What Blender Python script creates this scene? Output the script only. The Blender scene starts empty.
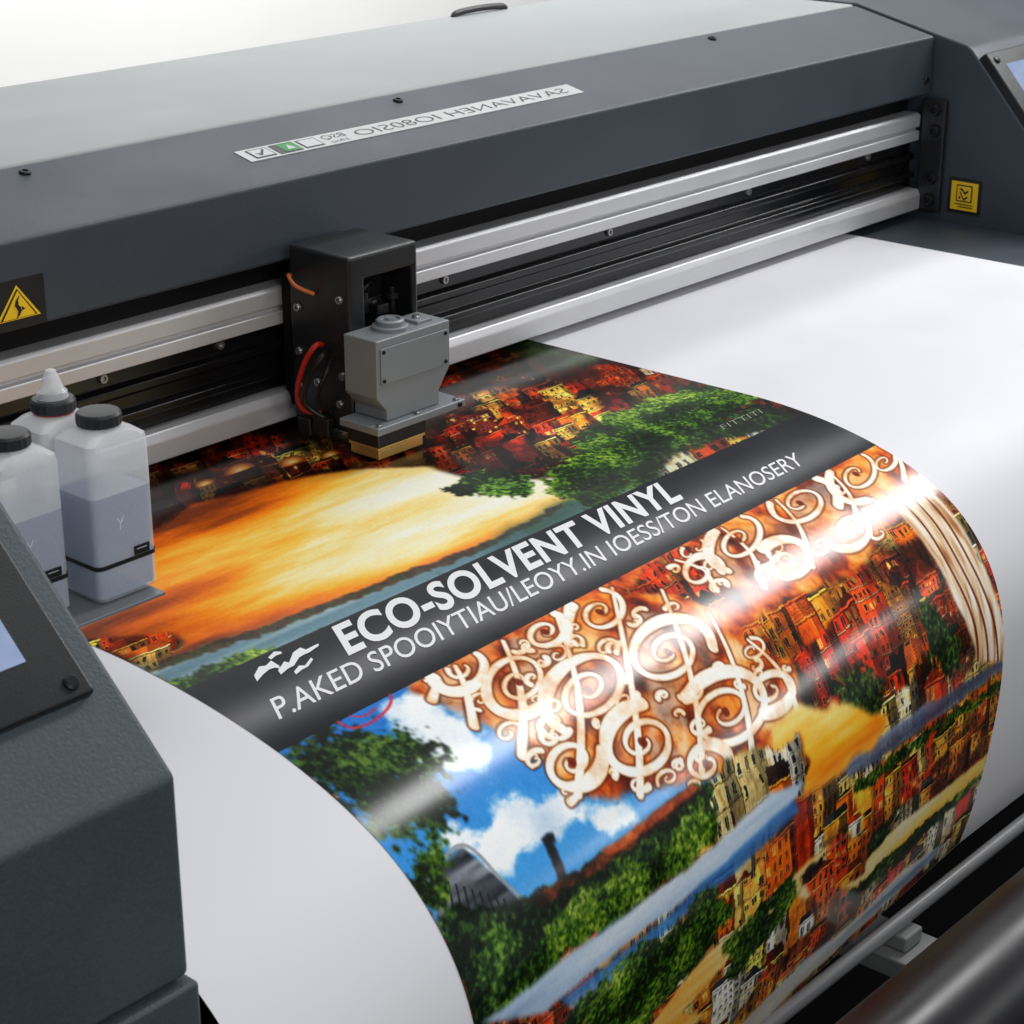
import bpy, bmesh, math
import numpy as np
from mathutils import Vector, Matrix
C = bpy.context.scene.collection
scene = bpy.context.scene
# ------------------------------------------------------------------ camera model
F = 2040.0
RT = np.array([.6576, -.7533, 0.]); RT /= np.linalg.norm(RT)
FW = np.array([.7005, .6115, -.3678]); FW /= np.linalg.norm(FW)
UP = np.cross(RT, FW); UP /= np.linalg.norm(UP)
CAM = np.array([-1.460, -1.4665, .762])
def ray(px, py):
    return RT*((px-512)/F) + UP*((512-py)/F) + FW
def hit(px, py, p0, n):
    d = ray(px, py); n = np.array(n, float); p0 = np.array(p0, float)
    return CAM + d*(np.dot(p0-CAM, n)/np.dot(d, n))
cd = bpy.data.cameras.new('camera'); cam = bpy.data.objects.new('camera', cd); C.objects.link(cam)
cd.sensor_width = 36; cd.lens = F/1024*36; cd.clip_start = .05; cd.clip_end = 100
M = Matrix(((RT[0], UP[0], -FW[0], CAM[0]), (RT[1], UP[1], -FW[1], CAM[1]), (RT[2], UP[2], -FW[2], CAM[2]), (0, 0, 0, 1)))
cam.matrix_world = M
cd.dof.use_dof = True; cd.dof.focus_distance = 2.05; cd.dof.aperture_fstop = 22
scene.camera = cam
# ------------------------------------------------------------------ materials
def srgb(c):
    c = np.asarray(c, float)
    return np.where(c <= .04045, c/12.92, ((c+.055)/1.055)**2.4)
def hexc(r, g, b): 
    l = srgb(np.array([r, g, b])/255.); return (float(l[0]), float(l[1]), float(l[2]), 1)
def mat(name, col, rough=.5, metal=0., bump=0., bscale=600., var=.08, stretch=None, spec=.5, coat=0.):
    m = bpy.data.materials.new(name); m.use_nodes = True
    nt = m.node_tree; b = nt.nodes['Principled BSDF']
    b.inputs['Roughness'].default_value = rough; b.inputs['Metallic'].default_value = metal
    b.inputs['Specular IOR Level'].default_value = spec; b.inputs['Coat Weight'].default_value = coat
    tc = nt.nodes.new('ShaderNodeTexCoord'); mp = nt.nodes.new('ShaderNodeMapping')
    nt.links.new(tc.outputs['Object'], mp.inputs['Vector'])
    if stretch: mp.inputs['Scale'].default_value = stretch
    n = nt.nodes.new('ShaderNodeTexNoise'); n.inputs['Scale'].default_value = bscale if bump or stretch else 9.
    n.inputs['Detail'].default_value = 4
    nt.links.new(mp.outputs['Vector'], n.inputs['Vector'])
    n2 = nt.nodes.new('ShaderNodeTexNoise'); n2.inputs['Scale'].default_value = 7.; n2.inputs['Detail'].default_value = 5
    nt.links.new(tc.outputs['Object'], n2.inputs['Vector'])
    add = nt.nodes.new('ShaderNodeMath'); add.operation = 'ADD'
    nt.links.new(n.outputs['Fac'], add.inputs[0]); nt.links.new(n2.outputs['Fac'], add.inputs[1])
    mr = nt.nodes.new('ShaderNodeMapRange'); mr.inputs['From Min'].default_value = .6; mr.inputs['From Max'].default_value = 1.4
    mr.inputs['To Min'].default_value = 1-var; mr.inputs['To Max'].default_value = 1+var
    nt.links.new(add.outputs[0], mr.inputs['Value'])
    mx = nt.nodes.new('ShaderNodeVectorMath'); mx.operation = 'SCALE'; mx.inputs[0].default_value = col[:3]
    nt.links.new(mr.outputs[0], mx.inputs['Scale']); nt.links.new(mx.outputs[0], b.inputs['Base Color'])
    mr2 = nt.nodes.new('ShaderNodeMapRange'); mr2.inputs['From Min'].default_value = .3; mr2.inputs['From Max'].default_value = .7
    mr2.inputs['To Min'].default_value = max(0, rough-.06); mr2.inputs['To Max'].default_value = min(1, rough+.06)
    nt.links.new(n2.outputs['Fac'], mr2.inputs['Value']); nt.links.new(mr2.outputs[0], b.inputs['Roughness'])
    if bump:
        bp = nt.nodes.new('ShaderNodeBump'); bp.inputs['Strength'].default_value = bump; bp.inputs['Distance'].default_value = .0006
        nt.links.new(n.outputs['Fac'], bp.inputs['Height']); nt.links.new(bp.outputs[0], b.inputs['Normal'])
    return m
slate = mat('slate_paint', hexc(54, 62, 71), .48, bump=.35, bscale=700, var=.10)
slate2 = mat('slate_paint_cabinet', hexc(66, 76, 82), .5, bump=.9, bscale=380, var=.20)
greyp = mat('grey_paint', hexc(146, 150, 151), .5, bump=.2, bscale=700, var=.05)
blackp = mat('black_plastic', hexc(27, 28, 30), .38, bump=.25, bscale=700, var=.12)
blackg = mat('black_gloss', hexc(12, 12, 14), .25, var=.1, spec=.4)
darkm = mat('dark_interior', hexc(11, 11, 13), .65, var=.15, spec=.2)
alu = mat('brushed_aluminium', hexc(208, 208, 210), .5, metal=.6, bump=.15, bscale=60, var=.07, stretch=(.6, 30, 30))
steel = mat('screw_steel', hexc(160, 160, 162), .3, metal=.9, var=.1)
dscrew = mat('dark_screw', hexc(34, 35, 37), .35, metal=.5, var=.1)
headg = mat('print_head_grey', hexc(130, 134, 138), .42, metal=.2, bump=.2, bscale=500, var=.06)
gold = mat('brass_plate', hexc(214, 176, 98), .3, metal=.65, var=.08)
whitep = mat('white_vinyl', hexc(223, 223, 228), .5, var=.012, spec=.3)
labelm = mat('label_silver', hexc(186, 188, 188), .4, metal=.2, var=.05)
inkblk = mat('label_ink', hexc(58, 60, 63), .5)
green = mat('label_green', hexc(30, 140, 62), .5)
yellow = mat('warning_yellow', hexc(240, 196, 20), .45, var=.04)
stkblk = mat('sticker_black', hexc(22, 22, 22), .4)
letw = mat('printed_white', hexc(236, 236, 238), .3, var=.02, spec=.3)
letg = mat('printed_grey', hexc(140, 146, 128), .35, var=.05)
redm = mat('red_cable', hexc(180, 38, 24), .4); orangem = mat('orange_cable', hexc(195, 100, 45), .4)
trayM = mat('tray_grey', hexc(116, 120, 124), .3, metal=.2, var=.06)
rollm = mat('roller_metal', hexc(30, 30, 33), .34, var=.04, spec=.3)
bracketm = mat('bracket_grey', hexc(170, 173, 172), .45, var=.06)
rodm = mat('rod_steel', hexc(180, 181, 183), .4, metal=.3, var=.06)
wallm = mat('studio_wall', hexc(240, 240, 238), .8, var=.015)
floorm = mat('studio_floor', hexc(26, 26, 27), .7, var=.08, spec=.2)
capm = mat('cap_black', hexc(36, 37, 40), .45, bump=.15)
def screenmat():
    m = bpy.data.materials.new('display_screen'); m.use_nodes = True; nt = m.node_tree; b = nt.nodes['Principled BSDF']
    b.inputs['Base Color'].default_value = (.03, .04, .06, 1); b.inputs['Roughness'].default_value = .12
    n = nt.nodes.new('ShaderNodeTexNoise'); n.inputs['Scale'].default_value = 6
    cr = nt.nodes.new('ShaderNodeValToRGB'); cr.color_ramp.elements[0].color = hexc(140, 162, 208); cr.color_ramp.elements[1].color = hexc(186, 200, 228)
    nt.links.new(n.outputs['Fac'], cr.inputs['Fac']); nt.links.new(cr.outputs[0], b.inputs['Emission Color'])
    b.inputs['Emission Strength'].default_value = .7
    return m
screenM = screenmat()
def plasticmat(name, col, clear, tr=.25, rough=.35):
    m = bpy.data.materials.new(name); m.use_nodes = True; nt = m.node_tree; b = nt.nodes['Principled BSDF']
    n = nt.nodes.new('ShaderNodeTexNoise'); n.inputs['Scale'].default_value = 30
    mr = nt.nodes.new('ShaderNodeMapRange'); mr.inputs['To Min'].default_value = clear-.04; mr.inputs['To Max'].default_value = clear+.04
    nt.links.new(n.outputs['Fac'], mr.inputs['Value'])
    b.inputs['Base Color'].default_value = col; b.inputs['Roughness'].default_value = rough
    tl = nt.nodes.new('ShaderNodeBsdfTranslucent'); tl.inputs[0].default_value = (.93, .95, .97, 1)
    m1 = nt.nodes.new('ShaderNodeMixShader'); m1.inputs[0].default_value = tr
    nt.links.new(b.outputs[0], m1.inputs[1]); nt.links.new(tl.outputs[0], m1.inputs[2])
    t = nt.nodes.new('ShaderNodeBsdfTransparent'); t.inputs[0].default_value = (.97, .98, 1, 1)
    mx = nt.nodes.new('ShaderNodeMixShader'); nt.links.new(mr.outputs[0], mx.inputs[0])
    nt.links.new(m1.outputs[0], mx.inputs[1]); nt.links.new(t.outputs[0], mx.inputs[2])
    nt.links.new(mx.outputs[0], nt.nodes['Material Output'].inputs[0])
    return m
bottleM = plasticmat('bottle_plastic', hexc(252, 253, 254), .46, .12, .2)
bottleW = plasticmat('bottle_plastic_wetted', hexc(240, 244, 248), .62, .10, .2)
def inkmat():
    m = plasticmat('ink_liquid', hexc(122, 142, 178), .30, .1, .2)
    return m
liquidM = inkmat()
# ------------------------------------------------------------------ mesh helpers
class MB:
    def __init__(s): s.bm = bmesh.new()
    def face(s, vs, mi=0):
        try:
            f = s.bm.faces.new(vs); f.material_index = mi; return f
        except ValueError: return None
    def poly(s, pts, mi=0): s.face([s.bm.verts.new(p) for p in pts], mi); return s
    def prism(s, pts, ax, a0, a1, mi=0):
        def P(p, a): return {'x': (a, p[0], p[1]), 'y': (p[0], a, p[1]), 'z': (p[0], p[1], a)}[ax]
        A = [s.bm.verts.new(P(p, a0)) for p in pts]; B = [s.bm.verts.new(P(p, a1)) for p in pts]
        s.face(A, mi); s.face(B[::-1], mi); n = len(pts)
        for i in range(n): s.face([A[i], B[i], B[(i+1) % n], A[(i+1) % n]], mi)
        return s
    def box(s, x0, x1, y0, y1, z0, z1, mi=0): return s.prism([(x0, y0), (x1, y0), (x1, y1), (x0, y1)], 'z', z0, z1, mi)
    def obox(s, o, ex, ey, ez, a, mi=0):
        o, ex, ey, ez = map(np.array, (o, ex, ey, ez)); V = []
        for z in a[4:6]:
            for x, y in ((a[0], a[2]), (a[1], a[2]), (a[1], a[3]), (a[0], a[3])): V.append(s.bm.verts.new(tuple(o+ex*x+ey*y+ez*z)))
        for f in ((0, 1, 2, 3), (4, 5, 6, 7), (0, 1, 5, 4), (1, 2, 6, 5), (2, 3, 7, 6), (3, 0, 4, 7)): s.face([V[i] for i in f], mi)
        return s
    def loft(s, rings, mi=0, caps=True, mis=None):
        R = [[s.bm.verts.new(tuple(p)) for p in r] for r in rings]; n = len(R[0])
        for q, (a, b) in enumerate(zip(R, R[1:])):
            for i in range(n): s.face([a[i], a[(i+1) % n], b[(i+1) % n], b[i]], mis[q] if mis else mi)
        if caps: s.face(R[0][::-1], mis[0] if mis else mi); s.face(R[-1], mi)
        return s
    def lathe(s, o, ax, prof, n=28, mi=0):
        o = Vector(o); ax = Vector(ax).normalized(); t = ax.orthogonal().normalized(); b = ax.cross(t)
        return s.loft([[o+ax*h+(t*math.cos(2*math.pi*k/n)+b*math.sin(2*math.pi*k/n))*r for k in range(n)] for r, h in prof], mi)
    def cyl(s, p0, p1, r, n=24, mi=0, c=0.):
        p0 = Vector(p0); L = (Vector(p1)-p0).length
        c = c or min(r, L)*.12
        return s.lathe(p0, Vector(p1)-p0, [(r-c, 0), (r, c), (r, L-c), (r-c, L)], n, mi)
    def tube(s, pts, r, n=10, mi=0):
        P = [Vector(p) for p in pts]; Q = []
        for i in range(len(P)-1):
            p0, p1, p2, p3 = P[max(i-1, 0)], P[i], P[i+1], P[min(i+2, len(P)-1)]
            for k in range(6):
                t = k/6; Q.append(.5*((2*p1)+(p2-p0)*t+(2*p0-5*p1+4*p2-p3)*t*t+(3*p1-p0-3*p2+p3)*t**3))
        Q.append(P[-1]); rings = []; ref = Vector((.31, .77, .55))
        for i, q in enumerate(Q):
            d = (Q[min(i+1, len(Q)-1)]-Q[max(i-1, 0)]).normalized(); a = d.cross(ref).normalized(); b = d.cross(a)
            rings.append([q+(a*math.cos(2*math.pi*k/n)+b*math.sin(2*math.pi*k/n))*r for k in range(n)])
        return s.loft(rings, mi)
BASE = {}
def obj(name, mb, mats, parent=None, bevel=0., smooth=True, flatmesh=False):
    if not flatmesh: bmesh.ops.recalc_face_normals(mb.bm, faces=mb.bm.faces)
    me = bpy.data.meshes.new(name); mb.bm.to_mesh(me); mb.bm.free()
    return link(name, me, mats, parent, bevel, smooth)
def link(name, me, mats, parent=None, bevel=0., smooth=True):
    o = bpy.data.objects.new(name, me); C.objects.link(o)
    for m in (mats if isinstance(mats, (list, tuple)) else [mats]): me.materials.append(m)
    if smooth:
        me.polygons.foreach_set('use_smooth', [True]*len(me.polygons)); me.set_sharp_from_angle(angle=math.radians(32))
    if bevel:
        b = o.modifiers.new('bevel', 'BEVEL'); b.width = bevel; b.segments = 3; b.limit_method = 'ANGLE'; b.angle_limit = math.radians(28); b.harden_normals = True
    if parent:
        o.parent = parent
        if parent.name in BASE: o.location = -Vector(BASE[parent.name])
    return o
def tag(o, label=None, cat=None, group=None, kind=None):
    for k, v in (('label', label), ('category', cat), ('group', group), ('kind', kind)):
        if v: o[k] = v
    return o
def thing(name, label, cat, base=(0, 0, 0), group=None):
    o = bpy.data.objects.new(name, None); C.objects.link(o); o.location = base; o.empty_display_size = .05
    BASE[o.name] = base; return tag(o, label, cat, group)
def text_geo(body, bold=0., space=1., mirror=False):
    cu = bpy.data.curves.new('text', 'FONT'); cu.body = body; cu.size = 1; cu.offset = bold; cu.resolution_u = 6; cu.space_character = space
    ob = bpy.data.objects.new('text', cu); C.objects.link(ob)
    dg = bpy.context.evaluated_depsgraph_get(); dg.update()
    me = bpy.data.meshes.new_from_object(ob.evaluated_get(dg))
    v = np.array([tuple(x.co)[:2] for x in me.vertices]); f = [tuple(p.vertices) for p in me.polygons]
    bpy.data.objects.remove(ob); bpy.data.meshes.remove(me); bpy.data.curves.remove(cu)
    v[:, 0] -= v[:, 0].min()
    if mirror: v[:, 0] = v[:, 0].max()-v[:, 0]
    return v, f
capv, _ = text_geo('E'); CAP = capv[:, 1].max()
def screw(mb, p, ax, r, h, mi=0):
    ax = Vector(ax).normalized()
    mb.lathe(p, ax, [(r, -.001), (r, h*.6), (r*.85, h), (r*.5, h), (r*.45, h*.4), (.0004, h*.4)], 16, mi)
# ------------------------------------------------------------------ printer
X0, X1 = -.72, 1.40
pr = thing('large_printer', 'wide slate grey large format printer with silver rails and light grey top', 'printer', (.34, .2, -.98))
FY, ZB, ZF = .155, .195, .284
mb = MB().prism([(FY, ZB), (FY, ZF), (.302, .318), (.302, .300), (.18, .272), (.172, .262), (.172, ZB)], 'x', X0, X1-.004)
cover = obj('beam_cover', mb, slate, pr, .004)
sd = np.array([0, .302-FY, .318-ZF]); sd = sd/np.linalg.norm(sd); sn = np.array([0, -sd[2], sd[1]])
sp0 = np.array([0, FY, ZF])
for px, py in ((25, 173), (398, 101), (712, 39)):
    p = hit(px, py, sp0, sn); m_ = MB(); screw(m_, p, sn, .0065, .003); obj('screw', m_, dscrew, cover)
for px, py in ((926, 80),):
    p = hit(px, py, (0, FY, 0), (0, 1, 0)); m_ = MB(); screw(m_, p, (0, -1, 0), .006, .003); obj('screw', m_, dscrew, cover)
A = hit(236, 154, sp0, sn); B = hit(587, 94, sp0, sn); lw = B[0]-A[0]
wA = np.dot(A-sp0, sd); lh = .030; w0 = wA-.026
LP = lambda u, w, h=.0006: tuple(np.array([A[0]+u, 0, 0])+np.array([0, FY, ZF])+sd*(w0+w)+sn*h)
mb = MB().obox(LP(0, 0, 0), (1, 0, 0), sd, sn, (0, lw, 0, lh, -.0005, .0008))
nl = obj('name_label', mb, labelm, cover)
def licon(name, rects, tri=None):
    mb = MB()
    for k, (u0, u1, a, b, mi) in enumerate(rects):
        h = .0012+.0003*k; mb.poly([LP(u0, a, h), LP(u1, a, h), LP(u1, b, h), LP(u0, b, h)], mi)
    if tri: mb.poly([LP(a, b, .0019) for a, b in tri[0]], tri[1])
    obj(name, mb, [inkblk, labelm, green], cover, smooth=False, flatmesh=True)
licon('label_tick_symbol', [(.012, .042, .004, .026, 0), (.014, .040, .006, .024, 1)], ([(.018, .015), (.024, .008), (.036, .021), (.033, .022), (.024, .013)], 0))
licon('label_green_symbol', [(.047, .082, .003, .027, 0), (.058, .080, .005, .025, 2)], ([(.063, .009), (.076, .009), (.0695, .021)], 1))
licon('label_blank_symbol', [(.087, .116, .004, .026, 0), (.089, .114, .006, .024, 1)])
def ltext(body, u0, w, width, cap, bold=0., mirror=False, space=1.):
    mb = MB()
    v, f = text_geo(body, bold, space, mirror); sx = width/v[:, 0].max(); sy = cap/CAP
    vs = [mb.bm.verts.new(LP(u0+a*sx-.2*b*sy, w+b*sy, .0013)) for a, b in v]
    for q in f: mb.face([vs[i] for i in q], 0)
    obj('label_lettering', mb, inkblk, cover, smooth=False, flatmesh=True)
ltext('BSQ', .126, .015, .034, .010, -.014, True); ltext('ooN.', .128, .004, .030, .006, -.012)
ltext('SAVAVANEH IO80SIO', .176, .007, lw-.196, .0155, -.018, True, 1.02)
mb = MB(); y = FY
def fp(x, z, k): return (x, y-.0006-.0005*k, z)
mb.box(-.366, -.300, y-.0007, y+.0003, .1965, .246, 0)
T = lambda s, k: [fp(-.333-.026*s, .208-.006*(s-.75), k), fp(-.333+.026*s, .208-.006*(s-.75), k), fp(-.333, .2195+.021*s, k)]
mb.poly(T(1, 1), 1); mb.poly(T(.84, 2), 0); mb.poly(T(.74, 3), 1)
cvp = [(-.3315, .2300), (-.3345, .2255), (-.3352, .2210), (-.3330, .2180), (-.3318, .2150), (-.3335, .2110), (-.3365, .2080)]
wd = [.0004, .0014, .0022, .0026, .0022, .0014, .0003]
for i in range(6):
    (xa, za), (xb, zb) = cvp[i], cvp[i+1]
    mb.poly([fp(xa-wd[i], za, 4), fp(xa+wd[i], za, 4), fp(xb+wd[i+1], zb, 4), fp(xb-wd[i+1], zb, 4)], 0)
mb.poly([fp(-.3300, .2195, 4), fp(-.3290, .2150, 4), fp(-.3255, .2160, 4)], 0)
obj('warning_label', mb, [stkblk, yellow], cover, smooth=False)
mb = MB().prism([(.304, .292), (.304, .319), (.70, .319), (.715, .31), (.715, .2), (.70, .2), (.70, .292)], 'x', X0-.3, X1-.004)
top = obj('top_panel', mb, greyp, pr, .004)
h = hit(470, 8, (0, .71, 0), (0, 1, 0))
mb = MB().tube([(h[0]-.06, .69, .318), (h[0]-.05, .69, .324), (h[0], .69, .326), (h[0]+.05, .69, .324), (h[0]+.06, .69, .318)], .005)
obj('handle', mb, blackp, top)
obj('rear_body', MB().box(X0, X1, .26, .698, -.95, .288), darkm, pr, .004)
mb = MB().prism([(.165, .122), (.165, .1365), (.172, .138), (.172, .142), (.165, .1435), (.165, .161), (.169, .165), (.21, .165), (.21, .122)], 'x', X0, X1-.012)
ur = obj('upper_rail', mb, alu, pr, .0012)
mb = MB().prism([(.176, .046), (.176, .060), (.168, .063), (.168, .070), (.178, .074), (.178, .088), (.171, .091), (.171, .099), (.180, .103), (.180, .1215), (.258, .1215), (.258, .046)], 'x', X0, X1-.012)
bb = obj('black_beam', mb, blackg, pr, .0015)
for x in (-.22, -.06, .30, .62, .94, 1.26):
    m_ = MB(); screw(m_, (x, .180, .113), (0, -1, 0), .0055, .004); obj('screw', m_, steel, bb)
obj('rail_recess', MB().box(X0, X1-.012, .19, .258, .166, .27), darkm, pr)
mb = MB().prism([(.155, .013), (.155, .036), (.160, .045), (.2, .045), (.2, .013)], 'x', X0, X1-.012)
obj('lower_rail', mb, alu, pr, .002)
mb = MB().box(X1-.012, X1-.002, .122, .163, .012, .188)
br = obj('rail_bracket', mb, blackp, pr, .002)
for z, yy in ((.172, .140), (.140, .138), (.065, .138), (.030, .140)):
    m_ = MB(); screw(m_, (X1-.012, yy, z), (-1, 0, 0), .010, .006); obj('bolt', m_, dscrew, br)
mb = MB().prism([(.26, -.003), (-.19, -.003), (-.26, -.012), (-.31, -.04), (-.31, -.07), (.26, -.07)], 'x', X0, X1)
obj('platen', mb, slate, pr, .003)
obj('base_body', MB().box(X0+.002, X1-.002, -.24, .25, -.95, -.072), darkm, pr, .005)
# left cabinet
sA = np.array([0, -.5305, .1136]); sB = np.array([0, -.362, .266]); cdv = (sB-sA)/np.linalg.norm(sB-sA); cn = np.array([0, -cdv[2], cdv[1]])
LX = -.72
tB = sA+cdv*.258
mb = MB().prism([(-.5305, -.04), (-.5305, .1136), (tB[1], tB[2]), (.45, tB[2]+.01), (.45, -.04)], 'x', -1.3, LX)
lc = tag(obj('side_cabinet', mb, slate2, pr, .005), 'near left control cabinet with sloping top')
obj('cabinet_base', MB().box(-1.298, LX+.003, -.537, .448, -.95, -.043), slate2, lc, .004)
qb = hit(97, 690, sA+cn*.008, cn); xr = qb[0]; wb = np.dot(qb-sA, cdv)
bz = np.array([0, sA[1], sA[2]])
mb = MB().obox(bz, (1, 0, 0), cdv, cn, (xr-.30, xr, wb, wb+.215, -.002, .008))
bez = obj('display_bezel', mb, blackp, lc, .003)
qs = hit(26, 661, sA+cn*.009, cn); xs = qs[0]; wsb = np.dot(qs-sA, cdv)
obj('screen', MB().obox(bz, (1, 0, 0), cdv, cn, (xr-.30+.03, xs, wsb, wb+.215-.03, .004, .0088)), screenM, lc)
k = hit(71, 683, sA+cn*.008, cn); m_ = MB(); m_.lathe(k, cn, [(.0055, -.001), (.0055, .002), (.004, .003), (.001, .003)], 20); obj('screw', m_, dscrew, lc)
# right cabinet
RXc = X1
sR0 = np.array([0, .090, .268]); rdv = np.array([0, -.0936, -.1035]); rdv /= np.linalg.norm(rdv); rn = np.array([0, rdv[2], -rdv[1]])
bR = sR0+rdv*.33
mb = MB().prism([(.71, -.5), (.71, .322), (.302, .322), (.155, .288), (.10, .275), (.09, .268), (bR[1], bR[2]), (bR[1], -.95), (.71, -.95)], 'x', RXc, RXc+.5)
rc = tag(obj('side_cabinet', mb, slate, pr, .004), 'far right control cabinet with tilted display')
ro = hit(977, 56, sR0+rn*.010, rn); rx = max(ro[0], RXc+.003); rw = np.dot(ro-sR0, rdv)
obj('display_bezel', MB().obox(sR0, (1, 0, 0), rdv, rn, (rx, rx+.26, rw, rw+.22, -.002, .014)), blackp, rc, .003)
obj('screen', MB().obox(sR0, (1, 0, 0), rdv, rn, (rx+.036, rx+.22, rw+.026, rw+.18, .004, .0148)), screenM, rc)
m_ = MB(); m_.lathe(sR0+np.array([rx+.018, 0, 0])+rdv*(rw+.016)+rn*.014, rn, [(.006, -.001), (.006, .002), (.004, .003), (.001, .003)], 18); obj('screw', m_, dscrew, rc)
sy, sz = .083, .041
R = lambda y0, y1, z0, z1, k: [(RXc-.0008-.0006*k, sy+y0, sz+z0), (RXc-.0008-.0006*k, sy+y1, sz+z0), (RXc-.0008-.0006*k, sy+y1, sz+z1), (RXc-.0008-.0006*k, sy+y0, sz+z1)]
mb = MB(); mb.box(RXc-.001, RXc+.001, sy-.029, sy+.029, sz-.027, sz+.029, 0)
mb.poly(R(-.0235, .0235, -.0215, .0235, 1), 1); mb.poly(R(-.014, .014, -.008, .019, 2), 0); mb.poly(R(-.0120, .0120, -.006, .017, 3), 1)
Q = lambda pts: mb.poly([(RXc-.0032, sy-a, sz+b) for a, b in pts], 0)
Q([(-.009, .012), (-.004, .014), (.002, .008), (.007, .012), (.008, .009), (.002, .004), (-.004, .010)]); Q([(-.008, .007), (-.006, .008), (.000, -.002), (.006, .002), (.007, -.001), (.000, -.0055)]); Q([(-.008, .001), (-.005, .000), (-.006, -.004), (-.009, -.003)])
for i in range(2): mb.poly(R(-.016, .016-.006*i, -.013-.004*i, -.0114-.004*i, 2), 0)
obj('warning_label', mb, [stkblk, yellow], rc, smooth=False)
# bottle tray
TZ = .102
tc_ = hit(163, 590, (0, 0, TZ), (0, 0, 1))
mb = MB().box(LX+.001, tc_[0], tc_[1]-.004, -.17, TZ-.003, TZ)
mb.box(LX+.001, LX+.02, tc_[1]-.004, -.17, TZ-.03, TZ-.0035)
obj('bottle_tray', mb, trayM, pr, .0012)
# ------------------------------------------------------------------ carriage
ca = thing('print_carriage', 'black boxy print carriage with grey print head riding on the silver rails', 'print carriage', (.06, .07, 0))
mb = MB().prism([(.011, .02), (.011, .218), (.118, .218), (.118, .06), (.109, .06), (.109, .190), (.036, .190), (.036, .02)], 'y', .048, .142)
cas = obj('casing', mb, blackp, ca, .005)
obj('inner_panel', MB().box(.0365, .1085, .096, .141, .02, .1895), blackp, ca)
obj('rail_slider', MB().box(.02, .11, .1425, .1645, .03, .18), darkm, ca, .002)
for (yy, z) in ((.128, .150), (.130, .060), (.066, .052), (.128, .100), (.100, .070), (.060, .085), (.062, .17)):
    m_ = MB(); screw(m_, (.011, yy, z), (-1, 0, 0), .0048, .0035); obj('screw', m_, steel, cas)
for x, z1 in ((.050, .176), (.098, .166)):
    mb = MB(); mb.cyl((x, .070, .136), (x, .070, z1), .0045, 16); mb.cyl((x, .070, z1-.014), (x, .070, z1-.006), .0085, 16)
    obj('mounting_pin', mb, dscrew, ca, .0008)
mb = MB().box(.040, .105, .080, .0955, .138, .156).box(.072, .090, .066, .0795, .138, .150)
obj('connector_block', mb, blackp, ca, .0015)
for x in (.056, .080):
    m_ = MB(); screw(m_, (x, .0798, .149), (0, -1, 0), .0035, .002); obj('screw', m_, steel, cas)
mb = MB().tube([(.060, .085, .155), (.064, .078, .170), (.078, .082, .174), (.086, .090, .168)], .0026); obj('cable', mb, stkblk, ca)
HZ = .046
mb = MB().prism([(.0, .074), (.0, .138), (.114, .138), (.114, .086), (.096, .062), (.096, HZ), (.014, HZ), (.014, .058)], 'y', -.002, .0475)
hd = obj('print_head', mb, headg, ca, .0016)
mb = MB().box(.005, .109, -.0038, -.0021, .089, .129); obj('cover_plate', mb, headg, hd, .0006)
for x, z in ((.009, .125), (.105, .125), (.009, .093), (.105, .093)):
    m_ = MB(); screw(m_, (x, -.0038, z), (0, -1, 0), .0022, .0014); obj('screw', m_, dscrew, hd)
mb = MB().lathe((.047, .023, .138), (0, 0, 1), [(.020, -.001), (.020, .004), (.018, .005), (.0155, .005), (.0155, .010), (.0135, .0115), (.011, .0115), (.0105, .0095), (.006, .0095), (.0055, .0125), (.001, .0125)], 28)
obj('port', mb, headg, hd)
mb = MB().box(.076, .100, .010, .036, .1375, .1415); obj('raised_pad', mb, headg, hd, .001)
m_ = MB(); screw(m_, (.088, .023, .1415), (0, 0, 1), .005, .003); obj('screw', m_, steel, hd)
mb = MB().box(-.010, .128, -.012, .0475, .0370, HZ-.0003); obj('flange', mb, headg, hd, .0014)
for x in (.118, -.003, .056):
    m_ = MB(); screw(m_, (x, -.0065, HZ), (0, 0, 1), .0036, .0026); obj('screw', m_, steel, hd)
m_ = MB(); screw(m_, (.118, -.012, .0415), (0, -1, 0), .0030, .002); obj('screw', m_, dscrew, hd)
obj('head_block', MB().box(.001, .076, -.001, .0470, .0180, .0367), blackp, hd, .002)
obj('nozzle_plate', MB().box(.004, .073, .002, .045, .0035, .0138).box(.002, .075, .0, .0465, .0140, .01765), gold, hd, .001)
mb = MB().tube([(.008, .135, .185), (-.004, .125, .188), (-.006, .112, .18), (.009, .10, .17)], .0022); obj('cable', mb, orangem, ca)
mb = MB().tube([(.009, .09, .115), (-.006, .085, .118), (-.010, .100, .095), (-.010, .112, .06), (-.005, .108, .04), (.009, .095, .035)], .003); obj('cable', mb, redm, ca)
mb = MB().tube([(.009, .082, .11), (-.008, .074, .108), (-.012, .092, .08), (-.010, .10, .05), (.009, .085, .03)], .003); obj('cable', mb, stkblk, ca)
mb = MB().tube([(.009, .076, .10), (-.006, .070, .09), (-.008, .082, .06), (.009, .080, .04)], .0026); obj('cable', mb, dscrew, ca)
mb = MB().box(.0, .0105, .076, .100, .012, .034).box(.0, .0105, .105, .125, .008, .028); obj('cable_clip', mb, blackp, ca, .002)
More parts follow.
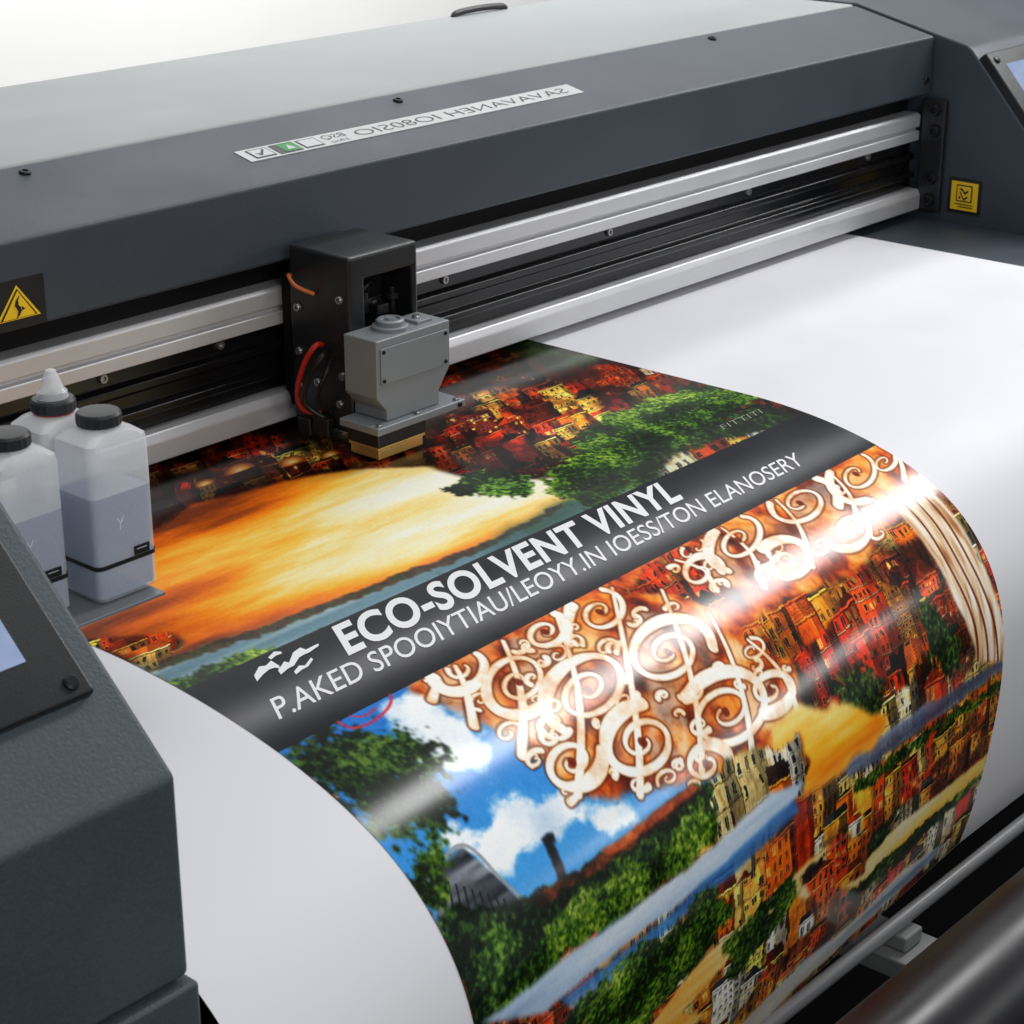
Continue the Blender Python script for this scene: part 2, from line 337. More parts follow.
# ------------------------------------------------------------------ vinyl sheet
PP = np.array([(.20, 0), (0, 0), (-.12, 0), (-.2, -.0005), (-.289, -.010), (-.37, -.030), (-.439, -.063), (-.485, -.110), (-.511, -.164), (-.521, -.222), (-.520, -.30), (-.504, -.42), (-.474, -.533), (-.44, -.62)])
dense = []
for i in range(len(PP)-1):
    p0, p1, p2, p3 = PP[max(i-1, 0)], PP[i], PP[i+1], PP[min(i+2, len(PP)-1)]
    for t in np.linspace(0, 1, 40, endpoint=False):
        dense.append(.5*((2*p1)+(p2-p0)*t+(2*p0-5*p1+4*p2-p3)*t*t+(3*p1-p0-3*p2+p3)*t**3))
dense = np.array(dense)
kk = np.ones(31)/31; pad = np.vstack([np.repeat(dense[:1], 15, 0), dense, np.repeat(dense[-1:], 15, 0)])
sm = np.stack([np.convolve(pad[:, 0], kk, 'valid'), np.convolve(pad[:, 1], kk, 'valid')], 1); dense = sm[20:-20]
SS = np.concatenate([[0], np.cumsum(np.linalg.norm(np.diff(dense, axis=0), axis=1))]) + (.2-dense[0, 0])
def surf(u, s, off=0.):
    u = np.asarray(u, float); s = np.asarray(s, float)
    y = np.where(s < SS[0], .2-s, np.interp(s, SS, dense[:, 0])); z = np.where(s < SS[0], 0, np.interp(s, SS, dense[:, 1]))
    e = .004
    y2 = np.where(s+e < SS[0], .2-s-e, np.interp(s+e, SS, dense[:, 0])); z2 = np.where(s+e < SS[0], 0, np.interp(s+e, SS, dense[:, 1]))
    ty, tz = y2-y, z2-z; L = np.hypot(ty, tz)+1e-9
    y = y+off*(tz/L); z = z-off*(ty/L)
    f = 1+.2*np.clip((.46-u)/.95, 0, 1.3)
    y = np.where(y < -.2, -.2+(y+.2)*f, y)
    return u+0*s, y+0*u, z+0*u
def gridmesh(name, us, ss, off):
    U, S = np.meshgrid(us, ss); x, y, z = surf(U, S, off); nu, ns = len(us), len(ss)
    co = np.stack([x, y, z], -1).reshape(-1, 3)
    idx = np.arange(nu*ns).reshape(ns, nu)
    q = np.stack([idx[1:, :-1], idx[1:, 1:], idx[:-1, 1:], idx[:-1, :-1]], -1).reshape(-1, 4)
    me = bpy.data.meshes.new(name); me.vertices.add(len(co)); me.vertices.foreach_set('co', co.astype(np.float32).ravel())
    me.loops.add(q.size); me.loops.foreach_set('vertex_index', q.astype(np.int32).ravel())
    me.polygons.add(len(q)); me.polygons.foreach_set('loop_start', (np.arange(len(q))*4).astype(np.int32))
    me.update(calc_edges=True); me.polygons.foreach_set('use_smooth', np.ones(len(q), bool))
    return me, co.reshape(ns, nu, 3)
SEND = 1.10
me, _ = gridmesh('vinyl_sheet', np.linspace(-.70, 1.215, 90), np.linspace(-.06, SEND, 240), 0)
sheet = link('vinyl_sheet', me, whitep, smooth=False)
tag(sheet, 'wide white vinyl sheet with a colourful city and sunset print curving over the printer front', 'vinyl sheet')
# ---- the printed picture: ink colour per vertex in sheet coordinates
DX = .0010; UL, UR, S0, S1 = -.488, .46, 0., SEND-.002
NU = int((UR-UL)/DX)+1; NS = int((S1-S0)/DX)+1
us = np.linspace(UL, UR, NU); ss = np.linspace(S0, S1, NS)
pme, G = gridmesh('printed_picture', us, ss, .0005)
rel = G-CAM; fwv = rel@FW; PX = 512+F*(rel@RT)/fwv; PY = 512-F*(rel@UP)/fwv
cPX, cPY = PX[::6, ::6], PY[::6, ::6]
def uv(px, py):
    i, j = np.unravel_index(np.argmin((cPX-px)**2+(cPY-py)**2), cPX.shape); i *= 6; j *= 6
    a, b, c, d = max(0, i-8), min(NS, i+9), max(0, j-8), min(NU, j+9)
    k, l = np.unravel_index(np.argmin((PX[a:b, c:d]-px)**2+(PY[a:b, c:d]-py)**2), (b-a, d-c))
    i, j = a+k, c+l; u, s = us[j], ss[i]
    if 0 < i < NS-1 and 0 < j < NU-1:
        J = np.array([[PX[i, j+1]-PX[i, j-1], PX[i+1, j]-PX[i-1, j]], [PY[i, j+1]-PY[i, j-1], PY[i+1, j]-PY[i-1, j]]])/(2*DX)
        if abs(np.linalg.det(J)) > 1e4:
            du = np.clip(np.linalg.solve(J, [px-PX[i, j], py-PY[i, j]]), -DX, DX); u += du[0]; s += du[1]
    return u, s
def ux(s, px): return us[np.argmin(np.abs(PX[np.searchsorted(ss, s)]-px))]
def vnoise(fu, fs, seed):
    r = np.random.RandomState(seed); x = (us-UL)*fu; y = ss*fs
    L = r.rand(int(y.max())+3, int(x.max())+3); xi = x.astype(int); yi = y.astype(int); xf = x-xi; yf = y-yi
    xf = xf*xf*(3-2*xf); yf = (yf*yf*(3-2*yf))[:, None]
    A = L[yi][:, xi]*(1-xf)+L[yi][:, xi+1]*xf; B = L[yi+1][:, xi]*(1-xf)+L[yi+1][:, xi+1]*xf
    return A*(1-yf)+B*yf
def fbm(fu, fs, seed, o=4):
    t = 0; w = 0; a = 1.
    for k in range(o): t = t+a*vnoise(fu*2**k, fs*2**k, seed+k*13); w += a; a *= .55
    return np.clip((t/w-.5)*1.6+.5, 0, 1)
UU, SG = np.meshgrid(us, ss)
W1 = fbm(25, 25, 1)-.5; W2 = fbm(25, 25, 2)-.5; W3 = fbm(110, 110, 3, 3)-.5; W4 = fbm(110, 110, 4, 3)-.5
img = np.zeros((NS, NU, 3)); img[:] = (.16, .09, .05)
def blur1(a, r, ax):
    a = np.moveaxis(a, ax, 0); p = np.concatenate([np.repeat(a[:1], r+1, 0), a, np.repeat(a[-1:], r, 0)]); c = np.cumsum(p, 0)
    return np.moveaxis((c[2*r+1:]-c[:-2*r-1])/(2*r+1), 0, ax)
def blur(a, r):
    a = a.astype(np.float64)
    for _ in range(2): a = blur1(blur1(a, r, 0), r, 1)
    return a
def mask(pts, warp=.012, fine=.003):
    P = np.array([uv(*p) for p in pts])
    X = UU+W1*warp+W3*fine; Y = SG+W2*warp+W4*fine; m = np.zeros(X.shape, bool); n = len(P)
    for i in range(n):
        (x0, y0), (x1, y1) = P[i], P[(i+1) % n]
        if y0 == y1: continue
        c = ((Y >= y0) != (Y >= y1)); m ^= c & (X < (x1-x0)*(Y-y0)/(y1-y0)+x0)
    return m
LN = fbm(130, 130, 7, 3)*.6+fbm(380, 380, 8, 2)*.4
def leaf(pts, r=14, k=1.0, warp=.03):
    b = blur(mask(pts, warp), r); return (b+(LN-.5)*k*1.3 > .5) & (b > .06)
def put(m, col, a=1., soft=1, lim=None):
    w = blur(m, soft) if soft else m.astype(np.float64)
    if lim is not None: w = w*lim
    w = (np.clip(w, 0, 1)*a)[..., None]; col = np.asarray(col, float)
    img[:] = img*(1-w)+col*w
def ramp(t, stops):
    t = np.clip(t, 0, 1); xs = [s[0] for s in stops]
    return np.stack([np.interp(t, xs, [s[1][k] for s in stops]) for k in range(3)], -1)
kS = np.interp(ss, [0, .5, .72, .9, 1.2], [.6, .6, .1, -.25, -.25]); SHF = np.cumsum(kS); SHF -= SHF.min()
def warpidx(Wd):
    ii = np.arange(NS)[:, None]; jj = (np.arange(NU)[None, :]+SHF[:, None]+W1*8+W3*2).astype(int)
    ii = np.clip(ii+(W2*8+W4*2).astype(int), 0, NS-1)
    return ii, np.clip(jj, 0, Wd-1)
def houses(seed, pal, roofs, w=(.026, .062), h=(.05, .12), row=.060, cell=12, glass=(.09, .07, .08), lit=.14, skyc=(.20, .11, .07), dark=1.):
    r = np.random.RandomState(seed); Wd = int(NU+SHF.max())+14; im = np.zeros((NS, Wd, 3)); im[:] = skyc
    s = -.02
    while s < S1+.14:
        x = -r.randint(0, 30); dpt = r.uniform(.92, 1.15)
        while x < Wd:
            bw = int(r.uniform(*w)/DX); bh = int(r.uniform(*h)/DX); bot = int((s+r.uniform(-.010, .010))/DX); tp = max(0, bot-bh); x1 = min(Wd, x+bw)
            if bot > 4 and tp < NS and x >= 0 and x1-x > 8:
                blk = im[tp:min(bot, NS), x:x1]; hh, ww = blk.shape[:2]
                c = np.array(pal[r.randint(len(pal))])*r.uniform(.8, 1.15)*dpt; rc_ = np.array(roofs[r.randint(len(roofs))])*r.uniform(.6, 1.2)
                blk[:] = c*np.linspace(1.2, .68, hh)[:, None, None]*(1+.08*r.randn(1, ww, 1))
                rh = int(bw*r.uniform(.15, .5)); kind = r.randint(3)
                for q in range(rh):
                    yy = tp-1-q
                    if yy < 0 or yy >= NS: break
                    ins = int(q/rh*bw*.5) if kind == 0 else int(q*.3)
                    if kind == 2 and q > rh*.35: break
                    im[yy, x+ins:max(x+ins, x1-ins)] = rc_*(1.12-.3*(q % 3 == 0))
                    im[yy, x+bw//2:max(x+ins, x1-ins)] *= .65
                if r.rand() < .4 and tp-rh > 6:
                    cxx = x+int(bw*r.uniform(.2, .7)); im[max(0, tp-rh-5):tp, cxx:cxx+4] = rc_*.6
                sp = int(ww*r.uniform(.5, .9)); cl_ = cell*r.uniform(.6, 1.2)
                nx = max(2, int(round(ww/cl_))); pw = ww/nx; ph = int(cl_*r.uniform(1.2, 1.8)); y_ = 4+r.randint(4)
                wy, wx0, wx1 = r.uniform(.5, .7), r.uniform(.2, .34), r.uniform(.68, .82); plain = r.rand() < .08
                while y_+ph*.7 < hh and not plain:
                    for q in range(nx):
                        if r.rand() < .12: continue
                        xa, xb = int(q*pw+pw*wx0), int(q*pw+pw*wx1); ya, yb = y_+r.randint(2), min(hh, y_+int(ph*wy))
                        fr = np.minimum(1, c*r.uniform(1., 1.35)+.06); blk[max(0, ya-1):yb+1, max(0, xa-1):xb+1] = fr
                        gcol = np.array((1., .78, .38)) if r.rand() < lit else np.array(glass)*r.uniform(.5, 2.4)+c*.10
                        blk[ya:yb, xa:xb] = gcol
                        if xb-xa > 4: blk[ya:yb, (xa+xb)//2] = fr*.75
                        blk[yb+1:yb+2, max(0, xa-1):xb+1] = c*.4
                    if r.rand() < .35 and yb+3 < hh: blk[yb+2:yb+3] = np.minimum(1, np.array((.98, .84, .60))*r.uniform(.7, 1)); blk[yb+3:yb+4] = c*.35
                    y_ += ph
                blk[:, sp:] *= r.uniform(.38, .72); blk[:, :1] *= .4; blk[:2] = np.minimum(1, c*1.35+.10); blk[2:4] *= .5
                if r.rand() < .6:
                    for _ in range(r.randint(1, 4)):
                        q0 = r.randint(0, max(1, ww-6)); hgt = r.randint(4, 16); blk[-hgt:, q0:q0+r.randint(4, 16)] *= np.array([(.25, .35, .2), (.2, .15, .15), (1.3, 1.3, 1.2), (.5, .25, .2)][r.randint(4)])
            x += bw+(r.randint(0, 3) if r.rand() < .75 else r.randint(4, 18))
        s += row*r.uniform(.7, 1.3)
    im = im[warpidx(Wd)]; im = im*.85+blur(im, 1)*.15
    sh = np.clip(fbm(16, 16, seed+3, 4)*2.4-.45, .30, 1.12)
    sh = 1-(1-sh)*dark
    return np.clip(im*sh[..., None]*(.84+.34*fbm(120, 120, seed+5, 3))[..., None], 0, 1)
def foliage(seed, stops, sc=70):
    t = fbm(sc*.45, sc*.45, seed, 3)*.62+fbm(sc*4.5, sc*4.5, seed+50, 2)*.52-.06
    return ramp(t, stops)
G_BR = [(0, (.03, .07, .02)), (.35, (.10, .19, .05)), (.55, (.23, .37, .09)), (.8, (.45, .57, .17)), (1, (.68, .77, .36))]
G_DK = [(0, (.01, .04, .02)), (.45, (.06, .13, .06)), (.7, (.17, .28, .11)), (1, (.40, .52, .22))]
ORG = [(.99, .48, .10), (.97, .38, .08), (.93, .28, .07), (1, .62, .18), (1, .78, .40), (.86, .24, .07), (.98, .54, .22), (1, .90, .70)]
RED = [(.92, .29, .08), (.82, .21, .07), (.97, .44, .10), (.68, .16, .06), (.98, .64, .26), (.42, .14, .08)]
ROOF = [(.70, .22, .08), (.46, .15, .08), (.22, .15, .13), (.88, .40, .14), (.18, .20, .20)]
cw = houses(11, ORG, ROOF, h=(.06, .15), dark=.5); cr_ = houses(12, RED, ROOF, w=(.02, .05), h=(.04, .09), row=.045, cell=10, lit=.2, skyc=(.12, .06, .04), dark=.9); cb = houses(13, [(.99, .70, .28), (.97, .54, .14), (.99, .86, .56), (.94, .42, .10), (.99, .95, .82)], ROOF, row=.055, cell=11, lit=.12, skyc=(.95, .55, .15), dark=.3)
co_ = houses(15, [(1, .42, .08), (.98, .30, .07), (1, .60, .18), (1, .80, .44), (.9, .22, .06)], ROOF, w=(.026, .055), h=(.07, .17), row=.075, cell=12, dark=.4)
cn_ = cr_*np.array((.60, .52, .52))
f1 = foliage(21, G_BR, 60); f2 = foliage(22, G_DK, 50); f3 = foliage(23, G_BR, 80)
cl = fbm(3.4, 16, 31, 6); cl2 = fbm(8, 11, 35, 5); st = fbm(2.5, 45, 37, 3)
# upper picture
img[:] = cn_
put(mask([(430, 465), (450, 405), (490, 375), (560, 380), (600, 400), (610, 425), (560, 458), (470, 485)], .02), cr_*1.15, .95, 4)
put(leaf([(500, 335), (560, 345), (600, 362), (560, 372), (505, 352)], 8), f3*.8)
put(mask([(590, 362), (650, 370), (720, 388), (690, 404), (600, 385)], .02), cw, .85, 4)
put(mask([(150, 480), (300, 440), (420, 400), (430, 412), (300, 455), (160, 495)], .02), np.array((.04, .03, .03)), .75, 10)
put(mask([(455, 370), (520, 345), (600, 372), (560, 385), (470, 395)], .02), np.array((.04, .03, .03)), .5, 10)
cx, cs = uv(448, 486)
d = np.sqrt(((UU-cx)/.46)**2+((SG-cs)/.19)**2)
sun = ramp(np.clip(d*.78+(cl-.5)*.82+(st-.5)*.14, 0, 1), [(0, (1, .97, .88)), (.2, (1, .90, .66)), (.40, (1, .75, .34)), (.60, (.97, .56, .15)), (.8, (.82, .40, .11)), (1, (.48, .24, .12))])
put(mask([(60, 640), (110, 560), (190, 505), (290, 480), (350, 470), (430, 466), (470, 478), (540, 480), (590, 470), (600, 496), (480, 548), (330, 606), (160, 664)], .006, .002), sun, 1, 4)
put(mask([(150, 505), (240, 452), (350, 430), (350, 466), (240, 488), (165, 516)], .02), cr_, .9, 4)
for px, py, r_ in ((240, 470, .022), (292, 462, .019), (205, 484, .014), (330, 455, .014)):
    a, b = uv(px, py); q = np.hypot(UU-a-.5*(b-SG), (SG-b)*1.2); m = (q < r_) & (SG < b+.004)
    put(m, ramp(q/r_, [(0, (.98, .86, .62)), (.5, (.85, .55, .26)), (1, (.40, .18, .08))]), .95)
put(mask([(130, 672), (160, 662), (330, 604), (480, 546), (570, 498), (625, 485), (700, 448), (800, 415), (760, 440), (560, 545), (345, 640), (185, 695)], .004, .002), ramp(st*.8+cl*.3, [(0, (.12, .20, .10)), (.35, (.26, .36, .20)), (.55, (.34, .46, .46)), (.75, (.52, .60, .58)), (1, (.76, .78, .70))]), 1, 3)
put(mask([(150, 672), (300, 620), (430, 568), (520, 528), (530, 536), (430, 580), (310, 636), (180, 686)], .004), ramp(st, [(0, (.24, .38, .44)), (.5, (.42, .54, .60)), (1, (.74, .80, .82))]), .85, 2)
put(mask([(140, 668), (330, 602), (480, 544), (560, 504), (562, 509), (480, 551), (330, 610), (150, 673)], .006, .005), ramp(fbm(90, 90, 79, 3), [(0, (.10, .08, .05)), (.6, (.30, .20, .10)), (1, (.14, .22, .08))]), .9, 1)
put(leaf([(160, 692), (230, 656), (300, 638), (345, 626), (420, 588), (500, 550), (520, 562), (340, 645), (200, 705)], 5, .8, .015), f1, 1, 1)
put(mask([(480, 560), (500, 530), (560, 500), (600, 500), (540, 545), (490, 570)], .01), np.array((.18, .30, .28)), .5, 7)
put(mask([(80, 650), (140, 632), (190, 640), (160, 668), (120, 668)], .02), cw, .9, 3)
put(leaf([(550, 490), (565, 450), (600, 415), (650, 395), (705, 384), (760, 394), (750, 415), (705, 446), (640, 482), (585, 506)], 12, .9), f1, 1, 1)
put(leaf([(575, 500), (620, 470), (680, 440), (700, 446), (640, 484), (590, 505)], 8, .9), f2, .9, 1)
put(leaf([(700, 442), (745, 405), (800, 415), (790, 425), (720, 450)], 8), f2*.9, 1, 1)
put(mask([(660, 470), (700, 448), (760, 428), (770, 436), (690, 475), (640, 495)], .02), cw*.9, .85, 3)
put(leaf([(440, 492), (470, 472), (540, 478), (530, 492), (460, 502)], 6, .9), f2*1.3, .95, 1)
# lower pictures
SB0, SB1 = .444, .542
low = (SG > SB1).astype(float)
put(low > 0, cw, 1, 0)
dens = 0
for px, py, ru, rs in ((428, 728, .04, .024), (398, 704, .04, .024), (470, 752, .035, .018), (560, 806, .045, .02), (505, 838, .03, .016), (462, 830, .025, .016), (615, 815, .03, .014)):
    a, b = uv(px, py); dens = dens+np.exp(-((UU-a)/ru)**2-((SG-b)/rs)**2)
cv = np.clip((np.minimum(dens, 1.05)*.72+fbm(22, 30, 36, 5)*1.1-.82)*2.4, 0, 1); cv = cv*cv*(3-2*cv)
skyb = ramp(np.clip((SG-.55)*2.2, 0, 1), [(0, (.16, .46, .76)), (.4, (.30, .61, .86)), (1, (.62, .82, .93))])
put(mask([(270, 742), (340, 705), (420, 668), (480, 690), (560, 760), (640, 790), (720, 770), (720, 800), (640, 850), (520, 900), (440, 930), (360, 870)], .01, .002),
    skyb*(1-cv[..., None])+ramp(fbm(20, 20, 38, 4), [(0, (.74, .82, .90)), (.5, (.93, .96, .98)), (1, (1, 1, 1))])*cv[..., None], 1, 2, low)
class Field:
    def __init__(s): s.D = np.full((NS, NU), 9.)
    def disc(s, u, v, r):
        R_ = r+.006; i0, i1 = np.searchsorted(ss, [v-R_, v+R_]); j0, j1 = np.searchsorted(us, [u-R_, u+R_])
        if i1 > i0 and j1 > j0:
            blk = s.D[i0:i1, j0:j1]; np.minimum(blk, np.hypot(UU[i0:i1, j0:j1]-u, SG[i0:i1, j0:j1]-v)-r, out=blk)
    def stroke(s, pts, r0, r1, smin=0., bulge=0.):
        P = np.array([uv(*p) for p in pts]); n0 = len(P)
        tt = np.linspace(0, n0-1, n0*6); Q = np.zeros((len(tt), 2))
        for q, t in enumerate(tt):
            i = min(int(t), n0-2); f = t-i; a, b, c, e = P[max(i-1, 0)], P[i], P[i+1], P[min(i+2, n0-1)]
            Q[q] = .5*(2*b+(c-a)*f+(2*a-5*b+4*c-e)*f*f+(3*b-a-3*c+e)*f**3)
        L = np.concatenate([[0], np.cumsum(np.linalg.norm(np.diff(Q, axis=0), axis=1))]); n = max(2, int(L[-1]/.0011))
        for q in np.linspace(0, L[-1], n):
            t = q/(L[-1]+1e-9); v = np.interp(q, L, Q[:, 1])
            if v > smin: s.disc(np.interp(q, L, Q[:, 0]), v, r0+(r1-r0)*t+bulge*max(0, math.sin(t*9))*(1-t))
    def put(s, col, grow=0., a=1., soft=1.):
        w = (np.clip(.5-(s.D-grow)/(DX*soft), 0, 1)*a)[..., None]; img[:] = img*(1-w)+np.asarray(col)*w
def quick(pts, r0, r1, col, a=1.):
    f = Field(); f.stroke(pts, r0, r1); f.put(col, 0, a)
def spiral(cx, cy, R, turns, ph, sg, sq=.8, rot=-.45, n=22):
    out = []
    for i in range(n):
        t = i/(n-1); r = R*(1-t*.86); a = ph+sg*turns*2*math.pi*t; x, y = r*math.cos(a), r*math.sin(a)*sq
        out.append((cx+x*math.cos(rot)-y*math.sin(rot), cy+x*math.sin(rot)+y*math.cos(rot)))
    return out
# right side
put(mask([(730, 640), (790, 600), (830, 640), (830, 690), (800, 700)], .03), cr_, .9, 5)
put(mask([(860, 560), (930, 535), (985, 640), (960, 690), (900, 640)], .03), cr_*1.1, .85, 4)
put(leaf([(905, 610), (930, 600), (965, 650), (950, 680), (920, 650)], 10), f2*1.2, .95, 1)
put(leaf([(760, 640), (785, 630), (800, 665), (780, 680)], 10), f2, .95, 1)
put(mask([(800, 640), (860, 585), (905, 590), (930, 650), (900, 690), (820, 705)], .03), co_, 1, 2)
put(leaf([(830, 690), (860, 670), (890, 690), (880, 710), (845, 715)], 9), f2, .95, 1)
put(mask([(850, 800), (900, 740), (1004, 672), (1000, 725), (920, 790), (870, 840)], .02), co_, 1, 2)
put(mask([(840, 768), (890, 728), (1004, 657), (1004, 670), (905, 740), (850, 780)], .006, .002), ramp(st*.7+cl*.3, [(0, (.20, .22, .30)), (.5, (.42, .47, .58)), (1, (.80, .84, .90))]), .9, 2)
put(leaf([(850, 786), (905, 745), (1000, 682), (1000, 690), (910, 754), (856, 796)], 4, .9, .01), f1, .95, 1)
put(mask([(905, 790), (950, 745), (990, 720), (985, 760), (930, 805)], .03), cr_*1.1, .8, 3)
put(leaf([(850, 850), (890, 810), (905, 815), (880, 850), (850, 875)], 9), f2, .95, 1)
put(mask([(840, 885), (900, 825), (990, 755), (982, 780), (920, 830), (858, 893)], .006, .002), ramp(cl*.6+st*.5, [(0, (.86, .40, .06)), (.4, (.99, .66, .18)), (.7, (1, .86, .48)), (1, (1, .96, .88))]), .95, 2)
put(leaf([(846, 895), (905, 840), (985, 772), (984, 780), (910, 850), (850, 902)], 4, .9, .01), f2*1.2, .95, 1)
put(mask([(860, 905), (930, 840), (985, 782), (975, 830), (900, 890), (850, 940)], .02), cw, 1, 2)
put(mask([(895, 462), (945, 505), (980, 560), (1003, 625), (1004, 662), (978, 662), (954, 600), (925, 545), (872, 490)], .002, .001), ramp(fbm(120, 20, 77, 3), [(0, (.62, .40, .24)), (.45, (.88, .76, .62)), (1, (.98, .96, .92))]), 1, 2)
for k in range(3): quick([(897-10*k, 474+4*k), (936-10*k, 508+4*k), (970-10*k, 562+3*k), (995-10*k, 627), (998-10*k, 660)], .0016, .0026, (.42, .18, .08), .9)
# ornaments
orn = ramp(fbm(34, 34, 61, 4), [(0, (.22, .06, .02)), (.3, (.52, .18, .04)), (.5, (.80, .35, .09)), (.7, (.92, .53, .19)), (1, (.98, .76, .44))])
put(mask([(408, 690), (440, 648), (500, 612), (560, 586), (620, 560), (680, 532), (740, 500), (800, 468), (870, 438), (918, 462), (900, 515), (865, 565), (815, 610), (790, 640), (800, 690), (804, 728), (765, 764), (700, 778), (650, 794), (590, 799), (530, 752), (470, 714)], .014, .003), orn, 1, 3)
upa = [(418, 682), (448, 654), (496, 626), (552, 603), (612, 588), (662, 590), (708, 612), (748, 640)]
loa = [(432, 700), (474, 726), (522, 756), (578, 794), (640, 794), (702, 772), (752, 752), (800, 722)]
ivory = ramp(fbm(60, 60, 63, 4), [(0, (.80, .42, .16)), (.3, (.93, .72, .48)), (.5, (.98, .93, .84)), (1, (1, .99, .97))])
for i in range(7):
    q = [np.array(upa[i]), np.array(upa[i+1]), np.array(loa[i+1]), np.array(loa[i])]; c_ = sum(q)/4
    put(mask([tuple(c_+(p-c_)*.78) for p in q], .016, .006), ivory, .3 if i % 2 else .55, 3)
uq = [(676, 560), (722, 528), (772, 496), (824, 468), (880, 446)]; lq = [(716, 590), (764, 586), (812, 566), (860, 530), (905, 480)]
for i in range(4):
    q = [np.array(uq[i]), np.array(uq[i+1]), np.array(lq[i+1]), np.array(lq[i])]; c_ = sum(q)/4
    put(mask([tuple(c_+(p-c_)*.78) for p in q], .016, .006), ivory, .3 if i % 2 else .5, 3)
put(mask([(618, 592), (650, 560), (690, 545), (712, 575), (735, 612), (712, 612), (670, 592)], .015), cw, .95, 2)
put(mask([(745, 640), (775, 605), (830, 580), (840, 610), (800, 650), (770, 660)], .02), cw, .95, 2)
SM = SB1+.004
big = [(588, 690, 50, 2.0, 2.6, 1), (668, 652, 46, 1.9, .3, -1), (518, 682, 40, 1.8, 1.2, 1), (726, 712, 50, 2.0, 4.2, 1), (642, 742, 42, 1.8, 5.2, -1), (462, 668, 32, 1.6, 3.6, -1), (572, 762, 32, 1.6, .2, 1), (770, 690, 28, 1.5, 2.2, -1), (600, 612, 32, 1.6, 3.2, 1),
       (738, 540, 36, 1.8, 2.4, 1), (800, 503, 40, 1.9, .4, -1), (786, 562, 30, 1.5, 4., 1), (856, 474, 32, 1.7, 1.5, 1), (850, 530, 26, 1.5, 3., -1), (706, 764, 26, 1.4, 1., -1), (545, 632, 26, 1.5, 5., 1), (700, 572, 22, 1.4, .5, -1)]
small = [(508, 733, 16, 1.2, 1., -1), (625, 700, 14, 1.2, 0., 1), (692, 690, 14, 1.2, 3., -1), (552, 724, 15, 1.2, 2., 1), (752, 650, 15, 1.2, 5., 1), (606, 648, 13, 1.2, 1., -1), (668, 778, 12, 1.2, 3., 1), (884, 462, 13, 1.2, 0., 1), (765, 575, 13, 1.2, 0., -1), (826, 455, 12, 1.2, 2., 1), (700, 725, 12, 1.2, 1., 1), (535, 700, 12, 1.2, 4., -1), (480, 700, 12, 1.2, 2., 1), (820, 545, 12, 1.2, 3., -1)]
rs_ = np.random.RandomState(17)
for _ in range(60):
    b_ = big[rs_.randint(len(big))]; a = rs_.rand()*6.28; small.append((b_[0]+b_[2]*1.15*math.cos(a), b_[1]+b_[2]*.95*math.sin(a), rs_.uniform(5, 13), rs_.uniform(.5, 1.1), rs_.rand()*6, rs_.choice([-1, 1])))
fb = Field()
for s_ in big: fb.stroke(spiral(*s_, sq=rs_.uniform(.68, .92), rot=-.45+rs_.uniform(-.25, .25), n=26), rs_.uniform(.0048, .0072), .0018, SM, rs_.uniform(.001, .003))
for s_ in small: fb.stroke(spiral(*s_, n=14), rs_.uniform(.0024, .0042), .0013, SM)
for i in range(8): fb.stroke([upa[i], tuple((np.array(upa[i])*.5+np.array(loa[i])*.5)+np.array((rs_.uniform(2, 14), rs_.uniform(-12, 0)))), loa[i]], .0020, .0048, SM)
for i in range(5): fb.stroke([uq[i], tuple((np.array(uq[i])*.5+np.array(lq[i])*.5)+np.array((7, -5))), lq[i]], .0020, .0042, SM)
fb.put((.30, .09, .02), .0017, .8, 3); fb.put(ivory*.6+np.array((.94, .70, .44))*.4, 0, 1, 2); fb.put(ivory*.4+np.array((1., .985, .965))*.6, -.0012, 1, 2)
fc = Field()
for s_ in big:
    v = uv(s_[0], s_[1])
    if v[1] > SM+.012: fc.disc(v[0], v[1], .0036)
fc.put((.42, .13, .03), .001, .9, 2)
# sunset patch, orange blocks
put(mask([(775, 770), (770, 725), (800, 705), (850, 706), (890, 716), (875, 746), (835, 775), (800, 800)], .014), ramp(cl*.8+st*.4, [(0, (.76, .33, .05)), (.35, (.98, .56, .11)), (.55, (1, .72, .24)), (.8, (1, .88, .56)), (1, (1, .94, .80))]), 1, 3)
put(mask([(690, 800), (730, 770), (790, 735), (812, 760), (800, 800), (770, 850), (720, 900), (690, 850)], .02), cb, 1, 2)
# tree, hills, buildings on the left
bld = ramp(fbm(14, 140, 78, 2), [(0, (.16, .17, .20)), (.5, (.30, .32, .35)), (1, (.52, .54, .57))])
put(mask([(428, 880), (462, 846), (500, 880), (524, 905), (480, 935), (440, 930)], .001, .001), bld, 1, 1)
for k in range(9): quick([(440+8*k, 880+2.5*k), (448+8*k, 925-.8*k)], .0011, .0011, (.11, .12, .14), .85)
quick([(428, 880), (462, 845), (500, 878), (526, 903)], .0018, .0018, (.58, .59, .60), .9)
put(leaf([(280, 745), (320, 718), (375, 718), (415, 735), (455, 785), (462, 820), (420, 850), (375, 825), (325, 785)], 14, 1.), f2*.9, 1, 1, low)
put(leaf([(405, 895), (430, 825), (455, 838), (440, 890), (425, 915)], 8, 1.), f1*.85, 1, 1)
put(leaf([(425, 925), (445, 900), (500, 906), (530, 895), (600, 856), (690, 790), (715, 780), (700, 850), (600, 930), (480, 1030), (455, 990)], 4, .5, .010), f2*1.1, 1, 1)
dkb = np.array((.12, .12, .14))
put(mask([(541, 838), (549, 834), (568, 878), (560, 884)], 0, 0), dkb); put(mask([(546, 834), (553, 832), (556, 842), (549, 844)], 0, 0), dkb)
